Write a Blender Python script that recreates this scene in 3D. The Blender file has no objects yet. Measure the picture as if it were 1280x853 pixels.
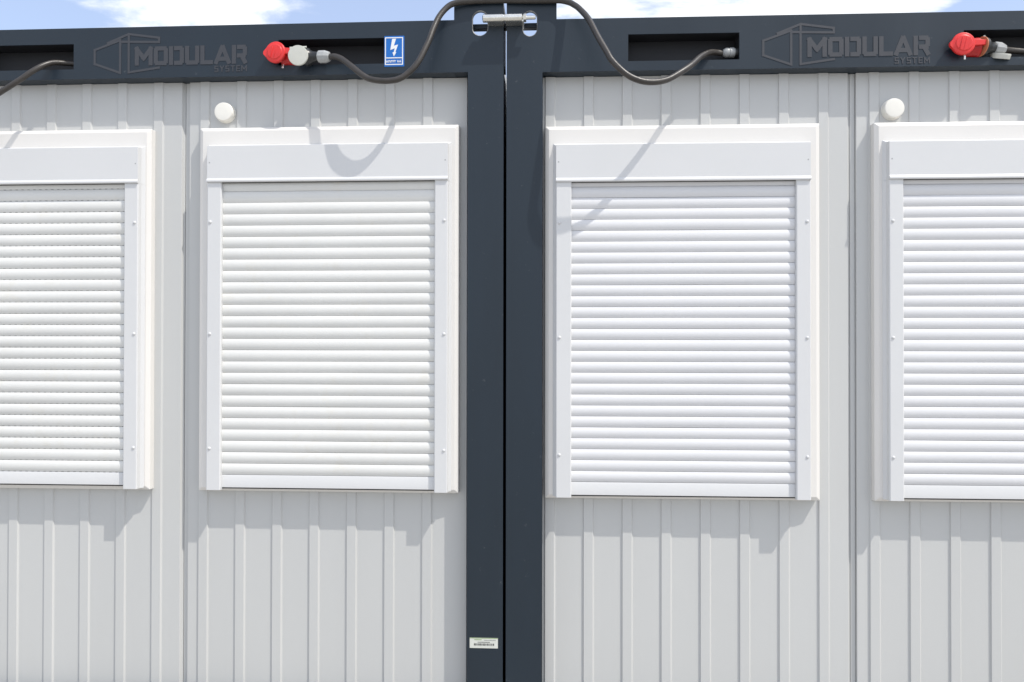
import bpy, math, random
from mathutils import Vector, Matrix
random.seed(7)
S = bpy.context.scene
COL = S.collection
# ------------------------------------------------------------------ camera
cd = bpy.data.cameras.new('camera'); cam = bpy.data.objects.new('camera', cd); COL.objects.link(cam)
S.camera = cam
yaw, pitch, roll = math.radians(3.13), math.radians(.45), .0015
F = Vector((-math.sin(yaw)*math.cos(pitch), math.cos(yaw)*math.cos(pitch), math.sin(pitch)))
R0 = F.cross(Vector((0, 0, 1))).normalized(); U0 = R0.cross(F)
R1 = R0*math.cos(roll)+U0*math.sin(roll); U1 = -R0*math.sin(roll)+U0*math.cos(roll)
m = Matrix((R1, U1, -F)).transposed().to_4x4(); m.translation = (0.1892, -3.0, 1.5)
cam.matrix_world = m
cd.sensor_width = 36; cd.lens = 36*960/1280
cd.clip_start = .05; cd.clip_end = 3000
S.render.resolution_x = 1024; S.render.resolution_y = 682
# ------------------------------------------------------------------ light
SUN = Vector((1.6, -1.0, 2.9)).normalized()
el = math.asin(SUN.z); az = math.atan2(SUN.x, SUN.y)
W = bpy.data.worlds.new('World'); S.world = W; W.use_nodes = True
nt = W.node_tree; N = nt.nodes; L = nt.links; N.clear()
out = N.new('ShaderNodeOutputWorld'); bg = N.new('ShaderNodeBackground')
sky = N.new('ShaderNodeTexSky'); sky.sky_type = 'NISHITA'; sky.sun_disc = False
sky.sun_elevation = el; sky.sun_rotation = az; sky.air_density = 1.0; sky.dust_density = 1.5; sky.ozone_density = 1.0
bg.inputs['Strength'].default_value = .15
tc = N.new('ShaderNodeTexCoord')
sep = N.new('ShaderNodeSeparateXYZ'); L.new(tc.outputs['Generated'], sep.inputs[0])
def wm(op, a, b=None, c=None):
    n = N.new('ShaderNodeMath'); n.operation = op
    for i, v in enumerate((a, b, c)):
        if v is None: continue
        if isinstance(v, (int, float)): n.inputs[i].default_value = v
        else: L.new(v, n.inputs[i])
    return n.outputs[0]
# cloud cover on a flat layer high above: direction divided by its height
zc = wm('MAXIMUM', sep.outputs['Z'], .06)
px = wm('DIVIDE', sep.outputs['X'], zc); py = wm('DIVIDE', sep.outputs['Y'], zc)
cmb = N.new('ShaderNodeCombineXYZ'); L.new(px, cmb.inputs[0]); L.new(py, cmb.inputs[1])
nz = N.new('ShaderNodeTexNoise'); nz.inputs['Scale'].default_value = 1.7; nz.inputs['Detail'].default_value = 9
nz.inputs['Roughness'].default_value = .58; nz.inputs['Distortion'].default_value = .25
L.new(cmb.outputs[0], nz.inputs['Vector'])
# two cloud banks low over the roofs, broken cloud elsewhere
def bank(cx, cy, sx, sy):
    a = wm('POWER', wm('DIVIDE', wm('SUBTRACT', px, cx), sx), 2.0)
    b = wm('POWER', wm('DIVIDE', wm('SUBTRACT', py, cy), sy), 2.0)
    return wm('POWER', 2.718, wm('MULTIPLY', wm('ADD', a, b), -1.0))
cov = wm('ADD', wm('MULTIPLY', bank(-1.10, 2.2, .40, .5), .15), wm('MULTIPLY', bank(.62, 2.2, .55, .8), .26))
cov = wm('SUBTRACT', cov, wm('MULTIPLY', bank(-.36, 2.2, .28, .7), .18))
cov = wm('SUBTRACT', cov, wm('MULTIPLY', bank(-1.75, 2.2, .26, .7), .16))
cov = wm('SUBTRACT', cov, wm('MULTIPLY', bank(1.55, 2.3, .25, .7), .12))
back = wm('MULTIPLY', wm('LESS_THAN', sep.outputs['Y'], 0.0), .12)
val = wm('ADD', wm('ADD', nz.outputs['Fac'], cov), back)
mr = N.new('ShaderNodeMapRange'); mr.inputs['From Min'].default_value = .53; mr.inputs['From Max'].default_value = .68
mr.interpolation_type = 'SMOOTHSTEP'; L.new(val, mr.inputs['Value'])
mix = N.new('ShaderNodeMix'); mix.data_type = 'RGBA'
L.new(mr.outputs[0], mix.inputs['Factor'])
hs = N.new('ShaderNodeMix'); hs.data_type = 'RGBA'; hs.inputs['Factor'].default_value = .35
L.new(sky.outputs[0], hs.inputs['A']); hs.inputs['B'].default_value = (4.1, 4.6, 6.1, 1)
L.new(hs.outputs['Result'], mix.inputs['A']); mix.inputs['B'].default_value = (5.6, 5.75, 6.0, 1)
L.new(mix.outputs['Result'], bg.inputs['Color']); L.new(bg.outputs[0], out.inputs[0])
sl = bpy.data.lights.new('sun', 'SUN'); sl.energy = 2.55; sl.angle = math.radians(.53); sl.color = (1, .955, .88)
so = bpy.data.objects.new('sun', sl); COL.objects.link(so); so.location = (8, -6, 12)
so.rotation_euler = (-SUN).to_track_quat('-Z', 'Y').to_euler()
S.view_settings.view_transform = 'Standard'; S.view_settings.look = 'None'
S.view_settings.gamma = 1; S.view_settings.use_curve_mapping = False; S.view_settings.exposure = .50
# ------------------------------------------------------------------ materials
def mat(name, col, rough=.5, metal=0.0, var=0.0, vscale=3.0, bump=0.0, bscale=40, spec=.5, streak=False, grime=None, coat=0):
    M = bpy.data.materials.new(name); M.use_nodes = True
    t = M.node_tree; n = t.nodes; l = t.links; b = n['Principled BSDF']
    b.inputs['Roughness'].default_value = rough; b.inputs['Metallic'].default_value = metal
    b.inputs['Specular IOR Level'].default_value = spec
    b.inputs['Coat Weight'].default_value = coat; b.inputs['Coat Roughness'].default_value = .25
    b.inputs['Base Color'].default_value = (*col, 1)
    tc = n.new('ShaderNodeTexCoord'); mp = n.new('ShaderNodeMapping'); l.new(tc.outputs['Object'], mp.inputs[0])
    if streak: mp.inputs['Scale'].default_value = (1, 1, .18)
    last = None
    if var:
        z = n.new('ShaderNodeTexNoise'); z.inputs['Scale'].default_value = vscale; z.inputs['Detail'].default_value = 7
        z.inputs['Roughness'].default_value = .62
        l.new(mp.outputs[0], z.inputs[0])
        r = n.new('ShaderNodeMapRange'); r.inputs['From Min'].default_value = .3; r.inputs['From Max'].default_value = .7
        r.inputs['To Min'].default_value = 1-var; r.inputs['To Max'].default_value = 1+var
        l.new(z.outputs['Fac'], r.inputs['Value'])
        k = n.new('ShaderNodeVectorMath'); k.operation = 'SCALE'; k.inputs[0].default_value = col
        l.new(r.outputs[0], k.inputs['Scale']); last = k.outputs[0]
        rr = n.new('ShaderNodeMapRange'); rr.inputs['From Min'].default_value = .3; rr.inputs['From Max'].default_value = .7
        rr.inputs['To Min'].default_value = rough-.07; rr.inputs['To Max'].default_value = rough+.07
        l.new(z.outputs['Fac'], rr.inputs['Value']); l.new(rr.outputs[0], b.inputs['Roughness'])
    if grime:                                            # specks and scuffs with a shape of their own
        gcol, gscale, lo, hi, amt = grime
        g = n.new('ShaderNodeTexNoise'); g.inputs['Scale'].default_value = gscale; g.inputs['Detail'].default_value = 9
        g.inputs['Roughness'].default_value = .7
        l.new(tc.outputs['Object'], g.inputs[0])
        gr = n.new('ShaderNodeMapRange'); gr.inputs['From Min'].default_value = lo; gr.inputs['From Max'].default_value = hi
        gr.inputs['To Max'].default_value = amt
        l.new(g.outputs['Fac'], gr.inputs['Value'])
        x = n.new('ShaderNodeMix'); x.data_type = 'RGBA'; l.new(gr.outputs[0], x.inputs['Factor'])
        if last: l.new(last, x.inputs['A'])
        else: x.inputs['A'].default_value = (*col, 1)
        x.inputs['B'].default_value = (*gcol, 1); last = x.outputs['Result']
    if last: l.new(last, b.inputs['Base Color'])
    if bump:
        z2 = n.new('ShaderNodeTexNoise'); z2.inputs['Scale'].default_value = bscale; z2.inputs['Detail'].default_value = 4
        l.new(tc.outputs['Object'], z2.inputs[0])
        bp = n.new('ShaderNodeBump'); bp.inputs['Strength'].default_value = bump; bp.inputs['Distance'].default_value = .002
        l.new(z2.outputs['Fac'], bp.inputs['Height']); l.new(bp.outputs[0], b.inputs['Normal'])
    return M
M = dict(
    wall=mat('coated_steel_panel', (.525, .530, .522), .45, var=.032, vscale=1.3, bump=.12, bscale=5, streak=True, grime=((.38, .36, .31), 55, .70, .82, .35)),
    pvc=mat('white_pvc', (.725, .705, .675), .35, var=.012, vscale=3, bump=.05, bscale=12, grime=((.50, .46, .38), 70, .68, .82, .4)),
    alu=mat('white_powder_aluminium', (.632, .636, .640), .40, var=.012, vscale=4, bump=.05, bscale=9, grime=((.45, .42, .36), 80, .69, .82, .45)),
    slatL=mat('shutter_slat_cream', (.695, .695, .675), .40, var=.035, vscale=2.2, grime=((.62, .57, .45), 9, .56, .78, .38)),
    slatR=mat('shutter_slat_white', (.685, .687, .70), .38, var=.02, vscale=2.2, grime=((.55, .52, .47), 14, .64, .82, .3)),
    dark=mat('anthracite_paint', (.0088, .0184, .0300), .43, spec=.48, var=.16, vscale=2.3, bump=.15, bscale=7, streak=True, grime=((.16, .17, .18), 30, .645, .76, .40)),
    pocket=mat('slot_interior_paint', (.012, .013, .017), .6, var=.1),
    gap_shade=mat('painted_gap_shade', (.008, .008, .010), .7),  # near-black that stands in for shade in the shutter gaps
    worn=mat('worn_bare_steel', (.16, .16, .16), .5, var=.5, vscale=60, grime=((.45, .44, .42), 40, .5, .62, .9)),
    slot=mat('light_slot_shadow_gap', (.22, .22, .21), .6),
    logo=mat('logo_grey_print', (.044, .047, .056), .5, var=.05, vscale=30),
    cord=mat('rubber_cord', (.040, .035, .031), .40, var=.18, vscale=25, bump=.3, bscale=180, grime=((.2, .19, .17), 60, .62, .8, .5)),
    red=mat('red_plastic', (.70, .030, .028), .38, var=.08, vscale=20, bump=.1, bscale=60),
    reddark=mat('deep_red_plastic', (.45, .012, .014), .4, var=.08, vscale=20),
    grey=mat('light_grey_plastic', (.55, .55, .50), .42, var=.05, vscale=30, grime=((.3, .28, .22), 60, .6, .8, .4)),
    black=mat('black_plastic', (.02, .021, .022), .35, var=.1, vscale=20),
    collar=mat('grey_collar_plastic', (.36, .37, .37), .4, var=.06, vscale=30),
    orange=mat('orange_seal_ring', (.48, .18, .09), .45),
    zinc=mat('zinc_plated_steel', (.74, .73, .68), .24, metal=.9, var=.12, vscale=30, bump=.2, bscale=60, grime=((.35, .30, .22), 60, .6, .8, .4)),
    cap=mat('cream_cap_plastic', (.80, .78, .72), .4, var=.03, vscale=12),
    blue=mat('sign_blue_film', (.002, .135, .50), .4, var=.03, vscale=20),
    white=mat('white_film', (.80, .81, .82), .45),
    ink=mat('black_ink', (.05, .05, .05), .6),
    label=mat('label_paper', (.62, .63, .58), .5, var=.04, vscale=80),
    green=mat('label_green_ink', (.18, .30, .06), .5),
    roof=mat('roof_sheet', (.40, .41, .41), .5, var=.1, vscale=4),
    ground=mat('pale_gravel', (.36, .345, .315), .9, var=.22, vscale=6, bump=.6, bscale=30),
)
# ------------------------------------------------------------------ mesh tools
class MB:
    def __init__(s): s.v = []; s.f = []; s.mi = []; s.cur = 0; s.k = 0
    def add(s, vs, fs):
        o = len(s.v); s.v += [tuple(p) for p in vs]; s.f += [tuple(i+o for i in f) for f in fs]; s.mi += [s.cur]*len(fs); return s
    def box(s, x0, x1, y0, y1, z0, z1):
        return s.add([(x, y, z) for x in (x0, x1) for y in (y0, y1) for z in (z0, z1)],
                     [(0, 1, 3, 2), (4, 6, 7, 5), (0, 4, 5, 1), (2, 3, 7, 6), (0, 2, 6, 4), (1, 5, 7, 3)])
    def prism(s, pts, y0, y1):            # pts (x, z) counter-clockwise seen from the front, front face at y0
        n = len(pts); v = [(x, y0, z) for x, z in pts]+[(x, y1, z) for x, z in pts]
        f = [tuple(range(n)), tuple(range(2*n-1, n-1, -1))]+[(i, i+n, (i+1) % n+n, (i+1) % n) for i in range(n)]
        return s.add(v, f)
    def extx(s, prof, x0, x1, caps=True, close=True):     # prof (y, z) swept along x
        n = len(prof); v = [(x0, y, z) for y, z in prof]+[(x1, y, z) for y, z in prof]
        f = [(i, (i+1) % n, (i+1) % n+n, i+n) for i in range(n if close else n-1)]
        if caps: f += [tuple(range(n))[::-1], tuple(range(n, 2*n))]
        return s.add(v, f)
    def extz(s, prof, z0, z1):            # prof (x, y) swept along z
        n = len(prof); v = [(x, y, z0) for x, y in prof]+[(x, y, z1) for x, y in prof]
        f = [(i, (i+1) % n, (i+1) % n+n, i+n) for i in range(n)]+[tuple(range(n))[::-1], tuple(range(n, 2*n))]
        return s.add(v, f)
    def lathe(s, c, axis, prof, seg=28):  # prof (distance along axis, radius)
        c = Vector(c); a = Vector(axis).normalized()
        u = a.orthogonal().normalized(); w = a.cross(u); v = []
        for t, r in prof:
            for k in range(seg):
                q = 2*math.pi*k/seg; v.append(c+a*t+(u*math.cos(q)+w*math.sin(q))*r)
        n = len(prof); f = []
        for i in range(n-1):
            for k in range(seg): f.append((i*seg+k, i*seg+(k+1) % seg, (i+1)*seg+(k+1) % seg, (i+1)*seg+k))
        f += [tuple(range(seg))[::-1], tuple(range((n-1)*seg, n*seg))]
        return s.add(v, f)
    def tube(s, pts, r, seg=14):
        pts = [Vector(p) for p in pts]; v = []; up = Vector((0, 1, 0)); n = len(pts)
        for i, p in enumerate(pts):
            t = (pts[min(i+1, n-1)]-pts[max(i-1, 0)]).normalized()
            u = (up-t*up.dot(t)).normalized(); up = u; w = t.cross(u)
            for k in range(seg):
                q = 2*math.pi*k/seg; v.append(p+(u*math.cos(q)+w*math.sin(q))*r)
        f = [(i*seg+k, i*seg+(k+1) % seg, (i+1)*seg+(k+1) % seg, (i+1)*seg+k) for i in range(n-1) for k in range(seg)]
        f += [tuple(range(seg))[::-1], tuple(range((n-1)*seg, n*seg))]
        return s.add(v, f)
    def stroke(s, pts, w, y0, y1):        # flat line work in the xz plane
        for (a, b), (c, d) in zip(pts[:-1], pts[1:]):
            t = Vector((c-a, d-b)); 
            if t.length == 0: continue
            t.normalize(); nn = Vector((-t.y, t.x))*w/2; e = t*w/2*.98
            a2, b2, c2, d2 = a-e.x, b-e.y, c+e.x, d+e.y
            s.k += 1; o = .000025*(s.k % 28)
            s.prism([(a2+nn.x, b2+nn.y), (a2-nn.x, b2-nn.y), (c2-nn.x, d2-nn.y), (c2+nn.x, d2+nn.y)], y0-o, y1+o*.3)
        return s
    def build(s, name, mats, parent=None, smooth=None, bevel=0, seg=2):
        me = bpy.data.meshes.new(name); me.from_pydata(s.v, [], s.f)
        for q in (mats if isinstance(mats, (list, tuple)) else [mats]): me.materials.append(q)
        me.polygons.foreach_set('material_index', s.mi)
        me.update()
        import bmesh
        b = bmesh.new(); b.from_mesh(me)
        bmesh.ops.recalc_face_normals(b, faces=b.faces); b.to_mesh(me); b.free()
        if smooth:
            me.shade_smooth() if hasattr(me, 'shade_smooth') else me.polygons.foreach_set('use_smooth', [True]*len(me.polygons))
            me.set_sharp_from_angle(angle=math.radians(smooth))
        o = bpy.data.objects.new(name, me); COL.objects.link(o)
        if parent: o.parent = parent
        if bevel:
            bv = o.modifiers.new('bevel', 'BEVEL'); bv.width = bevel; bv.segments = seg; bv.limit_method = 'ANGLE'
            bv.angle_limit = math.radians(40)
        return o
def tag(o, label=None, cat=None, group=None, kind=None):
    if label: o['label'] = label
    if cat: o['category'] = cat
    if group: o['group'] = group
    if kind: o['kind'] = kind
    return o
def empty(name, loc, rz=0):
    o = bpy.data.objects.new(name, None); COL.objects.link(o); o.location = loc; o.rotation_euler = (0, 0, rz)
    o.empty_display_size = .2
    return o
def spline(pts, n=9):
    P = [Vector(p) for p in pts]; P = [P[0]*2-P[1]]+P+[P[-1]*2-P[-2]]; o = []
    for i in range(1, len(P)-2):
        a, b, c, d = P[i-1:i+3]
        for k in range(n):
            t = k/n
            o.append(.5*((2*b)+(c-a)*t+(2*a-5*b+4*c-d)*t*t+(3*b-a-3*c+d)*t**3))
    o.append(P[-2]); return o
# ------------------------------------------------------------------ setting
g = MB(); g.add([(-900, -900, 0), (900, -900, 0), (900, 900, 0), (-900, 900, 0)], [(0, 1, 2, 3)])
tag(g.build('ground', M['ground']), kind='structure')

# ------------------------------------------------------------------ containers
PF = -.06            # front plane of posts and beams
def plate(mb, x0, x1, z0, z1, holes, y0, y1):
    xs = sorted({x0, x1, *[h[0] for h in holes], *[h[1] for h in holes]})
    zs = sorted({z0, z1, *[h[2] for h in holes], *[h[3] for h in holes]})
    idx = {}
    for y in (y0, y1):
        for x in xs:
            for z in zs: idx[(x, y, z)] = len(mb.v); mb.v.append((x, y, z))
    def solid(i, j):
        if i < 0 or j < 0 or i >= len(xs)-1 or j >= len(zs)-1: return False
        cx, cz = (xs[i]+xs[i+1])/2, (zs[j]+zs[j+1])/2
        return not any(h[0] < cx < h[1] and h[2] < cz < h[3] for h in holes)
    def q(*p): mb.f.append(tuple(idx[a] for a in p)); mb.mi.append(mb.cur)
    for i in range(len(xs)-1):
        for j in range(len(zs)-1):
            if not solid(i, j): continue
            a, b, c, d = xs[i], xs[i+1], zs[j], zs[j+1]
            q((a, y0, c), (b, y0, c), (b, y0, d), (a, y0, d)); q((a, y1, d), (b, y1, d), (b, y1, c), (a, y1, c))
            if not solid(i-1, j): q((a, y0, c), (a, y0, d), (a, y1, d), (a, y1, c))
            if not solid(i+1, j): q((b, y0, c), (b, y1, c), (b, y1, d), (b, y0, d))
            if not solid(i, j-1): q((a, y0, c), (a, y1, c), (b, y1, c), (b, y0, c))
            if not solid(i, j+1): q((a, y0, d), (b, y0, d), (b, y1, d), (a, y1, d))

def corner(parent, s, zt, zb, hole, label=None, far=False):
    """corner post with its casting; s = -1: the post lies left of x = 0, +1: right. hole = (x0, x1, z0, z1)"""
    mb = MB(); xi, xo, xc = .0056*s, .1435*s, .1975*s
    # front plate of the casting with an oval hole, as a ring of quads round the hole
    hx0, hx1, hz0, hz1 = hole; cx, cz = (hx0+hx1)/2, (hz0+hz1)/2; rx = (hx1-hx0)/2; st = (hz1-hz0)/2-rx
    X0, X1 = min(xi, xc), max(xi, xc); ZB = zb
    n = 40; inner = []; outer = []
    for k in range(n):
        a = 2*math.pi*k/n; dx, dz = math.cos(a), math.sin(a)
        inner.append((cx+rx*dx, cz+rx*dz+(st if dz >= 0 else -st)))
        t = min([(X1-cx)/dx if dx > 1e-6 else 9, (X0-cx)/dx if dx < -1e-6 else 9, (zt-cz)/dz if dz > 1e-6 else 9, (ZB-cz)/dz if dz < -1e-6 else 9])
        outer.append([cx+dx*t, cz+dz*t])
    for c in ((X0, zt), (X1, zt), (X0, ZB), (X1, ZB)):          # snap to the true corners
        k = min(range(n), key=lambda i: (outer[i][0]-c[0])**2+(outer[i][1]-c[1])**2); outer[k] = list(c)
    y0, y1 = PF, PF+.012
    v = [(x, y, z) for y in (y0+.003, y1) for x, z in inner]+[(x, y, z) for y in (y0, y1) for x, z in outer]+[(cx+(x-cx)*1.10, y0, cz+(z-cz)*1.065) for x, z in inner]
    f = []
    for k in range(n):
        j = (k+1) % n
        f += [(4*n+k, 4*n+j, 2*n+j, 2*n+k), (n+k, 3*n+k, 3*n+j, n+j), (k, n+k, n+j, j), (2*n+k, 2*n+j, 3*n+j, 3*n+k)]
    mb.add(v, f)
    mb.cur = 1; mb.f += [(k, (k+1) % n, 4*n+(k+1) % n, 4*n+k) for k in range(n)]; mb.mi += [1]*n; mb.cur = 0
    mb.box(min(xi, xi+.010*s), max(xi, xi+.010*s), y1, .09, 2.60, zt)                     # inner cheek of the casting
    mb.box(min(xi+.010*s, xc), max(xi+.010*s, xc), y1, y1+.03, zt-.010, zt)             # top lip
    mb.box(min(xi+.010*s, xc), max(xi+.010*s, xc), y1, .09, ZB+.002, 2.675)             # casting floor
    mb.box(min(xi, xo), max(xi, xo), PF, .09, .14, ZB)                                  # the post itself
    mb.box(min(xi, xc), max(xi, xc), PF, .12, 0.0, .139)                                # foot casting
    o = mb.build('corner_post', [M['dark'], M['worn']], parent, bevel=0)
    return o

LET = {   # block letters: width of the centre lines, strokes (x, z) with both running 0..1 over the centre lines
 'M': (.74, [[(0, 0), (0, 1)], [(0, 1), (.5, .36), (1, 1)], [(1, 0), (1, 1)]]),
 'O': (.54, [[(0, .12), (0, .88)], [(1, .12), (1, .88)], [(.12, 1), (.88, 1)], [(.12, 0), (.88, 0)]]),
 'D': (.58, [[(0, 0), (0, 1)], [(.46, 1), (.88, 1)], [(.46, 0), (.88, 0)], [(1, .12), (1, .88)]]),
 'U': (.54, [[(0, .12), (0, 1)], [(.12, 0), (.88, 0)], [(1, .12), (1, 1)]]),
 'L': (.46, [[(0, 0), (0, 1)], [(0, 0), (1, 0)]]),
 'A': (.66, [[(0, 0), (.46, 1)], [(.54, 1), (1, 0)], [(.26, .22), (.74, .22)]]),
 'R': (.58, [[(0, 0), (0, 1)], [(.46, 1), (.88, 1)], [(1, .58), (1, .88)], [(.46, .42), (.90, .42)], [(.72, .40), (1.0, .0)]]),
 'S': (.50, [[(1, 1), (0, 1), (0, .5), (1, .5), (1, 0), (0, 0)]]),
 'Y': (.56, [[(0, 1), (.5, .5), (1, 1)], [(.5, .5), (.5, 0)]]),
 'T': (.52, [[(0, 1), (1, 1)], [(.5, 1), (.5, 0)]]),
 'E': (.46, [[(1, 1), (0, 1), (0, 0), (1, 0)], [(0, .5), (.85, .5)]]),
}
def word(mb, txt, x0, x1, z0, h, w, y0, y1, gap=.06):
    n = len(txt); g = gap*h; k = (x1-x0-n*w-g*(n-1))/sum(LET[c][0] for c in txt); x = x0+w/2
    for c in txt:
        ww, st = LET[c]
        for ln in st: mb.stroke([(x+px_*ww*k, z0+w/2+pz*(h-w)) for px_, pz in ln], w, y0, y1)
        x += ww*k+w+g
def logo(parent, X0, T, y):
    mb = MB(); a, b = y-.0012, y+.001
    def P(dx, dz): return (X0+dx, T+dz)
    w = .0085
    A, B_, C_, D_ = P(0, -.057), P(0, -.112), P(.104, -.149), P(.104, -.020)
    mb.stroke([A, B_], w, a, b); mb.stroke([B_, C_], w, a, b-.0001); mb.stroke([C_, D_], w, a, b); mb.stroke([D_, A], w, a, b-.0001)
    mb.stroke([P(.054, -.030), P(.139, .004)], w, a, b); mb.stroke([P(.139, .004), P(.262, -.013)], w, a, b-.0001)
    mb.stroke([P(.262, -.013), P(.262, -.030)], w, a, b); mb.stroke([P(.262, -.030), P(.112, -.026)], w, a, b-.0001)
    mb.stroke([P(.139, .004), P(.139, -.148)], w, a, b+.0001); mb.stroke([P(.139, -.148), P(.262, -.131)], w, a, b)
    word(mb, 'MODULAR', X0+.164, X0+.616, T-.122, .0745, .0165, a, b)
    word(mb, 'SYSTEM', X0+.486, X0+.616, T-.1520, .0240, .0042, a, b, .22)
    return mb.build('printed_logo', M['logo'], parent)

def rib_panel(parent, x0, x1, ribs, z0, z1, gap=.004):
    """profiled steel sheet: ribs = x of each rib's right bevel; the sheet's edge folds back on the right"""
    pr = [(x0, .030), (x0, 0)]
    for r in ribs:
        a = r-.0385
        pr += [(a-.0012, 0), (a+.0012, -.0062), (r-.0025, -.0062), (r+.0025, 0)]
    pr = [p for p in pr if p[0] <= x1-.002]
    pr += [(x1-.003, 0), (x1+.003, .0115), (x1+.0058, .0117), (x1+.0062, .017), (x1+.0086, .017), (x1+.0090, .0117), (x1+gap, .0120)] if gap > .02 else [(x1-.003, 0), (x1+.003, .0115), (x1+gap, .0120)]
    pr += [(x1+gap, .06), (x0, .06)]
    mb = MB(); mb.extz(pr, z0, z1)
    return mb.build('wall_panel', M['wall'], parent, bevel=.0010, seg=2)

def window(parent, ox0, ox1, oz0, oz1, cx0, cx1, cz0, cz1, ri0, ri1, shb, pitch, smat, perf):
    # mitred plastic frame
    rings = [(0, .0), (0, -.034), (.0150, -.043), (.075, -.043), (.075, .0)]
    v = []; f = []
    for ins, y in rings:
        a, b, c, d = ox0+ins, ox1-ins, oz0+(ins if ins < .02 else .017), oz1-ins
        v += [(a, y, c), (b, y, c), (b, y, d), (a, y, d)]
    for i in range(len(rings)-1):
        for k in range(4): f.append((4*i+k, 4*i+(k+1) % 4, 4*i+4+(k+1) % 4, 4*i+4+k))
    mb = MB(); mb.add(v, f)
    mb.box(ox0+.075, ox1-.075, -.043, 0, oz0+.0172, oz0+.09)
    win = mb.build('window', M['pvc'], parent, bevel=.004)
    # roller casing: slightly wider at its back, rolled lip along the bottom
    mb = MB(); F_, Bk = -.0800, -.0427
    def ring(e, y, zt, zb): return [(cx0-e, y, zb), (cx1+e, y, zb), (cx1+e, y, zt), (cx0-e, y, zt)]
    vs = ring(.0110, Bk, cz1+.013, cz0-.0004)+ring(.001, -.055, cz1+.0035, cz0-.0004)+ring(0, F_, cz1, cz0-.0004)
    mb.add(vs, [(4, 5, 1, 0), (5, 6, 2, 1), (6, 7, 3, 2), (7, 4, 0, 3), (8, 9, 5, 4), (9, 10, 6, 5), (10, 11, 7, 6), (11, 8, 4, 7), (8, 11, 10, 9), (0, 1, 2, 3)])
    c = mb.build('shutter_casing', M['alu'], win, bevel=.001)
    mb = MB()
    mb.extx([(-.076, cz0), (-.0838, cz0), (-.0855, cz0+.002), (-.0855, cz0+.007), (-.0803, cz0+.0155), (-.076, cz0+.0155)], cx0-.0005, cx1+.0005)
    mb.build('casing_lip', M['alu'], win, bevel=.0008)
    mb = MB(); mb.box(ri0+.001, ri1-.001, -.0765, -.0640, cz0-.0012, cz0+.0010); mb.build('casing_gap_shade', M['gap_shade'], win)  # dark strip added as the shade in the open gap between casing and slats
    # guide rails
    for s, xo, xi in ((-1, cx0, ri0), (1, cx1, ri1)):
        mb = MB()
        mb.extz([(xo+s*.0110, -.0427), (xo+s*.0110, -.044), (xo+s*.001, -.055), (xo+s*.0003, -.0745), (xo-s*.003, -.0778), (xi+s*.003, -.0778), (xi, -.075), (xi, -.0427)], oz0+.0095, cz0-.0005)
        mb.build('guide_rail', M['alu'], win, bevel=.0008)
    # slats
    mb = MB(); top = shb+.0505; n = int((cz0+.02-top)/pitch)+1; base = -.0590
    a0, a1 = math.radians(26), math.radians(-29); K = 9
    xl, xr = ri0+.0003, ri1-.0003
    for i in range(n):
        zb = top+i*pitch; prof = []; p = 0; h = pitch-.0012; jit = random.uniform(-.0003, .0003)
        sag = random.uniform(-.0004, .0004)
        zz = zb+h; prof.append((base+jit, zz))
        for k in range(K):
            a = a0+(a1-a0)*(k+.5)/K; p += math.tan(a)*h/K; zz -= h/K; prof.append((base-p+jit, zz))
        prof += [(base+.004, zb), (base+.004, zb+h)]
        m_ = len(prof)
        vv = [(xl, y, z) for y, z in prof]+[((xl+xr)/2, y, z+sag) for y, z in prof]+[(xr, y, z) for y, z in prof]
        ff = []
        for q_ in (0, m_): ff += [(q_+k, q_+(k+1) % m_, q_+(k+1) % m_+m_, q_+k+m_) for k in range(m_)]
        ff += [tuple(range(m_))[::-1], tuple(range(2*m_, 3*m_))]
        mb.add(vv, ff)
        if perf:
            mb.cur = 1; x = xl+.008
            while x < xr-.014:
                mb.box(x, x+.009, base-.0004, base+.003, zb-.0006, zb+.0008); x += .0245
            mb.cur = 0
    sh_ = mb.build('roller_shutter', [smat, M['slot']], win, smooth=25)
    mb = MB(); mb.extx([(-.050, shb), (-.0595, shb), (-.0605, shb+.001), (-.0605, shb+.044), (-.0585, shb+.0490), (-.050, shb+.0498)], xl, xr)
    mb.build('bottom_bar', M['alu'], win, smooth=30)
    mb = MB(); mb.box(xl, xr, -.0575, -.040, shb-.0045, shb); mb.build('sill_gap_shade', M['gap_shade'], win)  # black strip painting the shade of the gap under the bottom bar
    # screws
    dz = (oz1-oz0)
    for xs in (cx0+.0135, cx1-.0135):
        for fr in (.735, .4305, .1195):
            mb = MB(); mb.lathe((xs, -.0776, oz0+dz*fr), (0, -1, 0), [(0, .0062), (.0018, .006), (.0036, .0042), (.0044, .0015)], 14)
            mb.build('screw', M['alu'], win, smooth=40)
    for xs in (cx0+.010, cx1-.010):
        mb = MB(); mb.lathe((xs, -.0795, oz0+dz*.8965), (0, -1, 0), [(0, .0030), (.0009, .0028), (.0010, .001)], 10)
        mb.build('rivet', M['collar'], win, smooth=40)
    return win

def vent_cap(parent, x, z):
    mb = MB(); mb.lathe((x, 0, z), (0, -1, 0), [(0, .0400), (.004, .0400), (.0045, .0385), (.0235, .0378), (.0265, .0366), (.0285, .0345), (.0290, .0320), (.0292, .01)], 56)
    return mb.build('vent_cap', M['cap'], parent, smooth=24)

def slot_box(mb, x0, x1, z0, z1):
    """sheet-metal pocket behind a beam slot"""
    mb.cur = 1; e = .0015; d0, d1 = PF+.0065, .022
    mb.box(x0-.004, x1+.004, d1, d1+.002, z0-.004, z1+.004)
    mb.box(x0-.004, x1+.004, d0, d1-e, z0-.004, z0-e); mb.box(x0-.004, x1+.004, d0, d1-e, z1+e, z1+.004)
    mb.box(x0-.004, x0-e, d0, d1-e, z0, z1); mb.box(x1+e, x1+.004, d0, d1-e, z0, z1)
    mb.cur = 0

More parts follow.
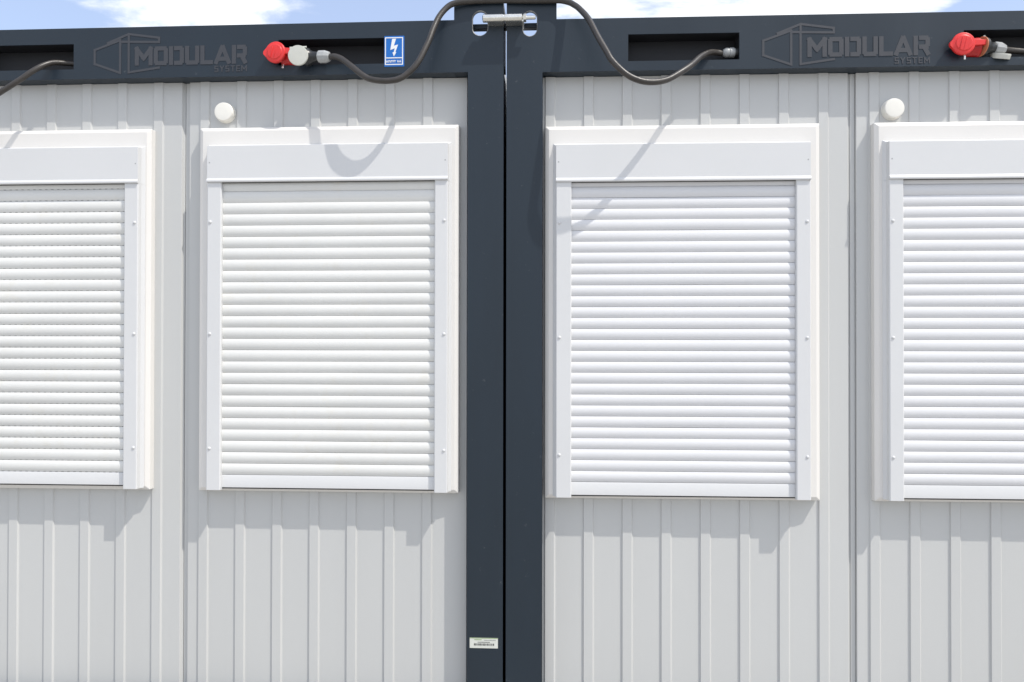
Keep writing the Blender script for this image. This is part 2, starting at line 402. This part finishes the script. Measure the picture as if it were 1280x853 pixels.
def socket_(parent, x, z, lidz):
    """red wall socket peeking out of the slot, its sprung lid folded out over the beam"""
    mb = MB(); mb.lathe((x, -.046, z), (1, 0, .02), [(-.006, .030), (0, .034), (.040, .036), (.044, .0385), (.052, .0385)], 32)
    mb.box(x-.012, x+.03, -.046, .01, z-.026, z+.026)
    so = mb.build('power_socket', M['reddark'], parent, smooth=35)
    mb = MB()
    cx = x-.018
    prof = [(0, .034), (.004, .040), (.016, .0415), (.020, .039), (.0215, .030), (.0245, .028), (.0250, .01)]
    mb.lathe((cx, -.074, lidz), (-.10, -1, .02), prof, 40)
    # finger tab on the far side and hinge strap towards the socket
    mb.prism([(cx-.050, lidz+.004), (cx-.050, lidz-.006), (cx-.028, lidz-.030), (cx-.02, lidz), (cx-.028, lidz+.029)], -.090, -.078)
    mb.prism([(cx+.02, lidz+.018), (cx+.02, lidz-.008), (cx+.078, lidz-.006), (cx+.080, lidz+.012)], -.094, -.083)
    for k in range(3):
        mb.stroke([(cx-.018+.014*k, lidz-.020), (cx-.008+.014*k, lidz+.020)], .003, -.1005, -.098)
    mb.build('socket_lid', M['red'], so, smooth=35, bevel=.0015)
    mb = MB(); mb.box(x-.004, x+.004, -.062, -.050, z-.045, z+.042); mb.lathe((x-.001, -.062, z+.037), (0, -1, 0), [(0, .004), (.003, .003)], 10)
    mb.build('mounting_bracket', M['zinc'], so, bevel=.001)
    return so

def container(s, rz, label, dz, hole, slots, logo_pos, wins, panels, smat, perf, caps, pitch):
    root = empty('modular_container', (0, 0, 0), rz)
    tag(root, label, 'container', 'modular containers coupled side by side')
    zt = 2.832-dz*1.4; bt, bb = 2.763-dz, 2.5605-dz
    corner(root, s, zt, bb, hole)
    Lx = 5.9*s
    x0, x1 = (Lx, -.1975) if s < 0 else (.1975, Lx)
    # top beam: folded profile with slots
    mb = MB(); plate(mb, x0, x1, bb, bt, slots, PF+.0005, PF+.0055)
    mb.box(x0, x1, PF+.0057, .10, bt-.005, bt); mb.box(x0, x1, PF+.0057, .05, bb, bb+.005)
    for h in slots: slot_box(mb, *h)
    beam = mb.build('top_beam', [M['dark'], M['pocket']], root, bevel=0)
    for lp in logo_pos: logo(beam, lp[0], lp[1], PF+.0005)
    for p in panels: rib_panel(root, *p[:3], .138, bb-.0005, *p[3:])
    for w in wins: window(root, *w)
    for c in caps: vent_cap(root, *c)
    # body behind: base rail, insulation core, roof, sides, rear wall
    xa, xb = min(.0045*s, 5.9*s), max(.0045*s, 5.9*s)
    ya = .06
    mb = MB(); mb.box(x0, x1, PF+.002, .05, 0.0, .136); mb.build('base_rail', M['dark'], root, bevel=.002)
    mb = MB(); xi0, xi1 = (xa+.02, xb-.17) if s < 0 else (xa+.17, xb-.02)
    mb.box(xi0 if s > 0 else xi0, xi1, .062, .10, .14, bb-.001); mb.build('insulation_core', M['roof'], root)
    mb = MB(); mb.box(xa+.21, xb-.21, .101, 2.38, 2.62, 2.66)
    k = xa+.3
    while k < xb-.4: mb.box(k, k+.05, .102, 2.38, 2.66, 2.685); k += .25
    mb.build('roof', M['roof'], root)
    for e in (0, 1):
        xe = xa+.012 if e == 0 else xb-.072
        mb = MB(); mb.box(xe, xe+.06, .101, 2.38, .0, 2.66); mb.build('side_wall', M['wall'], root)
    mb = MB(); mb.box(xa, xb, 2.381, 2.44, 0, 2.70); mb.build('rear_wall', M['wall'], root)
    fx = Lx
    mb = MB(); mb.box(min(fx, fx+.16*s), max(fx, fx+.16*s), PF, .09, 0, zt); mb.build('corner_post', M['dark'], root, bevel=.003)
    return root

# left container
ribB = [-1.1878+.1498*k for k in range(7)]
ribA = [-1.3790-.1485*k for k in range(7, -1, -1)]
ribZ = [-2.62-.149*k for k in range(7, -1, -1)]
panL = [(-1.2715, -.1500, ribB), (-2.455, -1.3005, ribA[1:], .0282), (-3.66, -2.475, ribZ), (-5.88, -3.68, [-5.75+.149*k for k in range(14)])]
winL = [(-1.2115, -.1795, .9325, 2.3655, -1.163, -.2180, 2.1405, 2.2830, -1.1065, -.2690, .9500, .0443, M['slatL'], False),
        (-2.4435, -1.4095, .9325, 2.3655, -2.3850, -1.4400, 2.1405, 2.2830, -2.3285, -1.4960, .9545, .0447, M['slatL'], True)]
left = container(-1, 0, 'left grey white modular container whose dark post carries the barcode sticker', 0,
          (-.1249, -.0675, 2.702, 2.7942), [(-.8884, -.4709, 2.5995, 2.700), (-2.1335, -1.7160, 2.5995, 2.700)],
          [(-1.6295, 2.731)], winL, panL, None, None, [(-1.1220, 2.4330)], None)
# right container, turned a touch
ribC = [.1925+.1498*k for k in range(8)]
ribD = [1.4325+.1496*k for k in range(8)]
ribE = [2.68+.1496*k for k in range(7)]
panR = [(.1442, 1.3180, ribC, .0280), (1.3470, 2.5900, ribD), (2.608, 3.83, ribE), (3.85, 5.88, [4.0+.149*k for k in range(13)])]
winR = [(.1540, 1.1960, .9195, 2.3530, .1955, 1.1495, 2.1285, 2.2705, .2545, 1.0960, .9365, .0417, M['slatR'], False),
        (1.3990, 2.4400, .9200, 2.3530, 1.4370, 2.3880, 2.1285, 2.2705, 1.4900, 2.3320, .9370, .0417, M['slatR'], False)]
right = container(1, .008, 'right grey white modular container with a lone grey collar in its first beam slot', .0045,
          (.0690, .1215, 2.6965, 2.790), [(.4705, .8900, 2.5925, 2.6950), (1.7190, 2.1400, 2.5860, 2.6890)],
          [(.9790, 2.7185)], winR, panR, None, None, [(1.4800, 2.4105)], None)
sL = socket_(left, -.8700, 2.6330, 2.6400)
sR = socket_(right, 1.7220, 2.6230, 2.6270)
# ------------------------------------------------------------------ power leads
def plug(parent, c, ax, cap_c, cap_n, cap_r=.0385, ring=False):
    """angled connector: black body, grey screw collar, and its light grey cover hanging on a strap"""
    a = Vector(ax).normalized(); c = Vector(c)
    mb = MB(); mb.lathe(c, a, [(0, .0335), (.012, .0335), (.018, .027), (.030, .0215), (.052, .019), (.056, .021)], 28)
    b = mb.build('plug', M['black'], parent, smooth=35)
    mb = MB(); pr = [(.050, .0215), (.054, .0235), (.078, .0235), (.082, .022), (.094, .0185), (.097, .013)]
    mb.lathe(c, a, pr, 10)
    mb.build('collar', M['collar'], b, bevel=.001)
    if ring: mb = MB(); mb.lathe(c, a, [(-.004, .0365), (-.001, .0365)], 28); mb.build('seal_ring', M['orange'], b, smooth=40)
    mb = MB(); n = Vector(cap_n).normalized()
    mb.lathe(cap_c, n, [(-.016, .034), (-.004, cap_r), (.0, cap_r*1.0), (.003, cap_r*.96), (.0038, cap_r*.5)], 40)
    p = Vector(cap_c)-n*.008
    mb.tube([p+Vector((-.030, 0, .018)), p+Vector((-.036, .006, .034)), c+Vector((.004, -.01, .036))], .004, 8)
    mb.build('plug_cap', M['grey'], b, smooth=35)
    return b
def cable(pts, r=.0112):
    mb = MB(); mb.tube(spline(pts, 8), r, 16); return mb
P1 = [(-.6760,-.0920,2.6170),(-.6500,-.1080,2.6120),(-.6192,-.1250,2.5954),(-.5705,-.1500,2.5548),(-.5289,-.1680,2.5183),(-.4925,-.1770,2.4971),(-.4366,-.1840,2.4881),(-.3858,-.1830,2.4953),(-.3451,-.1770,2.5259),(-.3168,-.1680,2.5645),(-.2853,-.1450,2.6418),(-.2692,-.1250,2.6998),(-.2526,-.1050,2.7511),(-.2312,-.0900,2.7887),(-.2049,-.0800,2.8144),(-.1666,-.0760,2.8244),(-.0962,-.0730,2.8287),(-.0037,-.0725,2.8290),(0.1038,-0.0720,2.8256),(0.1802,-0.0720,2.8245),(0.2137,-0.0730,2.8232),(0.2441,-0.0780,2.8135),(0.2620,-0.0900,2.7986),(0.2826,-0.1090,2.7745),(0.3158,-0.1460,2.7187),(0.3469,-0.1880,2.6384),(0.3769,-0.2220,2.5689),(0.3985,-0.2410,2.5238),(.4461,-.2500,2.4738),(.4948,-.2450,2.4518),(.5443,-.2340,2.4495),(.5953,-.2150,2.4642),(.6447,-.1920,2.4967),(.6905,-.1600,2.5349),(.7348,-.1100,2.5842),(.7772,-.0600,2.6176),(.8050,-.0320,2.6283),(.8300,-.0200,2.6300)]
c1 = empty('power_cable', (0, -.07, 2.83))
tag(c1, 'black power cable looping from the red socket over both post tops into the right slot', 'cable', 'power cables on the container beams')
def at_root(o, root):                 # keep a part where it stands when it gets its parent
    o.parent = root; o.location = (-root.location.x, -root.location.y, -root.location.z); return o
at_root(cable(P1).build('cord', M['cord'], smooth=60), c1)
pl = plug(None, (-.770, -.080, 2.6215), (1, -.12, -.03), (-.7915, -.1150, 2.6165), (.06, -1, -.05)); at_root(pl, c1)
mb = MB(); mb.lathe((.835, -.020, 2.6305), (1, 0, 0), [(0, .011), (.004, .0150), (.012, .0185), (.022, .0185), (.024, .0170), (.026, .0190), (.040, .0190), (.046, .016)], 12)
at_root(mb.build('collar', M['collar'], smooth=40), c1)
mb = MB(); mb.lathe((.880, -.018, 2.6305), (1, 0, 0), [(0, .018), (.0295, .018)], 20); at_root(mb.build('plug', M['black'], smooth=40), c1)
P2 = [(-2.62,.09,2.775),(-2.60,.02,2.782),(-2.585,-.075,2.775),(-2.57,-.12,2.70),(-2.52,-.15,2.55),(-2.42,-.17,2.40),(-2.28,-.175,2.325),(-2.1357,-.1700,2.3463),(-2.0396,-.1600,2.4172),(-1.9475,-.1550,2.4799),(-1.9192,-.1500,2.5006),(-1.8785,-.1400,2.5329),(-1.8475,-.1250,2.5656),(-1.8228,-.1050,2.5944),(-1.8075,-.0800,2.6159),(-1.7949,-.0600,2.6278),(-1.7740,-.0350,2.6351),(-1.7480,-.0220,2.6368),(-1.7220,-.0160,2.6366)]
c2 = empty('power_cable', (-2.1, -.07, 2.4))
tag(c2, 'black power cable hanging out of the far left beam slot', 'cable', 'power cables on the container beams')
at_root(cable(P2, .0105).build('cord', M['cord'], smooth=60), c2)
c3 = empty('power_cable', (1.8, -.07, 2.6))
tag(c3, 'power cable with grey collar plugged into the red socket at far right', 'cable', 'power cables on the container beams')
P3 = [(1.868,-.0315,2.6205),(1.90,-.022,2.6190),(1.95,-.014,2.6170),(2.00,-.012,2.614),(2.05,-.030,2.610),(2.10,-.070,2.598),(2.14,-.105,2.575),(2.20,-.13,2.53),(2.30,-.14,2.47),(2.42,-.14,2.45),(2.54,-.14,2.49),(2.64,-.12,2.60),(2.70,-.09,2.73),(2.74,-.03,2.775),(2.75,.06,2.770)]
at_root(cable(P3).build('cord', M['cord'], smooth=60), c3)
pl = plug(None, (1.7810, -.052, 2.6230), (1, .24, -.035), (1.858, -.037, 2.5990), (.10, -.35, .93), .035, True); at_root(pl, c3)

# ------------------------------------------------------------------ coupling between the two corner castings
cl = empty('container_clamp', (0, -.06, 2.73))
tag(cl, 'shiny zinc clamp bolting the two dark corner castings together', 'clamp')
for s in (-1, 1):
    mb = MB(); a, b = sorted((.0035*s, (.066 if s < 0 else .074)*s))
    mb.box(a, b, -.1035, -.0608, 2.7335, 2.7440)
    mb.box(a+.004, b-.004, -.1035, -.0608, 2.7445, 2.7560)
    mb.box((.060 if s > 0 else -.066), (.072 if s > 0 else -.054), -.0608, -.02, 2.7385, 2.764)
    at_root(mb.build('jaw', M['zinc'], bevel=.002), cl)
mb = MB(); mb.lathe((-.0835, -.100, 2.7485), (1, 0, 0), [(0, .010), (.003, .0150), (.0795, .0150), (.080, .0135), (.087, .0135), (.0875, .0150), (.150, .0150), (.153, .009), (.1535, .0075), (.200, .0072), (.202, .005)], 24)
at_root(mb.build('bolt', M['zinc'], smooth=35), cl)
mb = MB(); mb.lathe((.0725, -.100, 2.7485), (1, 0, 0), [(0, .0165), (.0105, .0165)], 6); at_root(mb.build('nut', M['zinc'], bevel=.001), cl)
mb = MB(); mb.box(-.150, .150, .0, .030, 2.752, 2.771); at_root(mb.build('rear_tie_bar', M['dark'], bevel=.002), cl)

# ------------------------------------------------------------------ blue warning sign and barcode label
x0, x1, z0, z1 = -.4692, -.3915, 2.5868, 2.7058; yb = PF+.0012
sg = empty('warning_sign', (-.43, yb, 2.646)); tag(sg, 'small blue high voltage sign with a white lightning arrow on the beam', 'sign')
def sp(zx, zy): return (x0+(zx-150)/360*(x1-x0), z1-(zy-215)/550*(z1-z0))
mb = MB(); mb.box(x0, x1, yb-.0016, yb, z0, z1); at_root(mb.build('sign_plate', M['blue'], bevel=.0004), sg)
mb = MB(); a, b = yb-.0024, yb-.0017
mb.stroke([sp(170, 248), sp(480, 248)], .0036, a, b); mb.stroke([sp(170, 728), sp(480, 728)], .0036, a, b)
mb.stroke([sp(170, 262), sp(170, 712)], .0036, a+.0001, b); mb.stroke([sp(480, 262), sp(480, 712)], .0036, a+.0001, b)
mb.stroke([sp(190, 610), sp(462, 610)], .0036, a, b)
mb.prism([sp(292, 268), sp(258, 468), sp(338, 440), sp(322, 505), sp(298, 512), sp(322, 585), sp(366, 512), sp(350, 508), sp(398, 372), sp(322, 392), sp(362, 266)], a, b)
rr = random.Random(3); x = 182
while x < 455:
    w = rr.uniform(13, 19)
    if not (352 < x < 372):
        p, q = sp(x, 655), sp(x+w, 688)
        mb.stroke([(p[0], p[1]), (p[0], q[1])], .0016, a, b); mb.stroke([(p[0], (p[1]+q[1])/2), (q[0], p[1] if rr.random() < .5 else q[1])], .0016, a+.0001, b)
    x += w+7
at_root(mb.build('lightning_symbol', M['white']), sg)
x0, x1, z0, z1 = -.1322, -.0238, .3470, .3862; yb = PF
lb = empty('barcode_label', (-.078, yb, .366)); tag(lb, 'small pale barcode sticker low on the left dark post', 'sticker')
mb = MB(); mb.box(x0, x1, yb-.0008, yb-.0002, z0, z1); at_root(mb.build('label_sheet', M['label']), lb)
mb = MB(); x = x0+.017
while x < x1-.014:
    w = rr.choice((.0006, .0011, .0018)); mb.box(x, x+w, yb-.0014, yb-.0009, z0+.010, z0+.018); x += w+rr.choice((.0008, .0013, .002))
x = x0+.031
while x < x0+.078: mb.box(x, x+.0022, yb-.0014, yb-.0009, z0+.0215, z0+.0240); x += .0034
x = x0+.056
while x < x1-.008: mb.box(x, x+.0016, yb-.0014, yb-.0009, z1-.0095, z1-.0080); x += .0025
at_root(mb.build('barcode', M['ink']), lb)
mb = MB(); mb.box(x0+.0005, x1-.0005, yb-.0012, yb-.00085, z1-.0022, z1-.0004); mb.box(x0+.018, x0+.046, yb-.0012, yb-.00085, z1-.0085, z1-.0062)
at_root(mb.build('green_print', M['green']), lb)
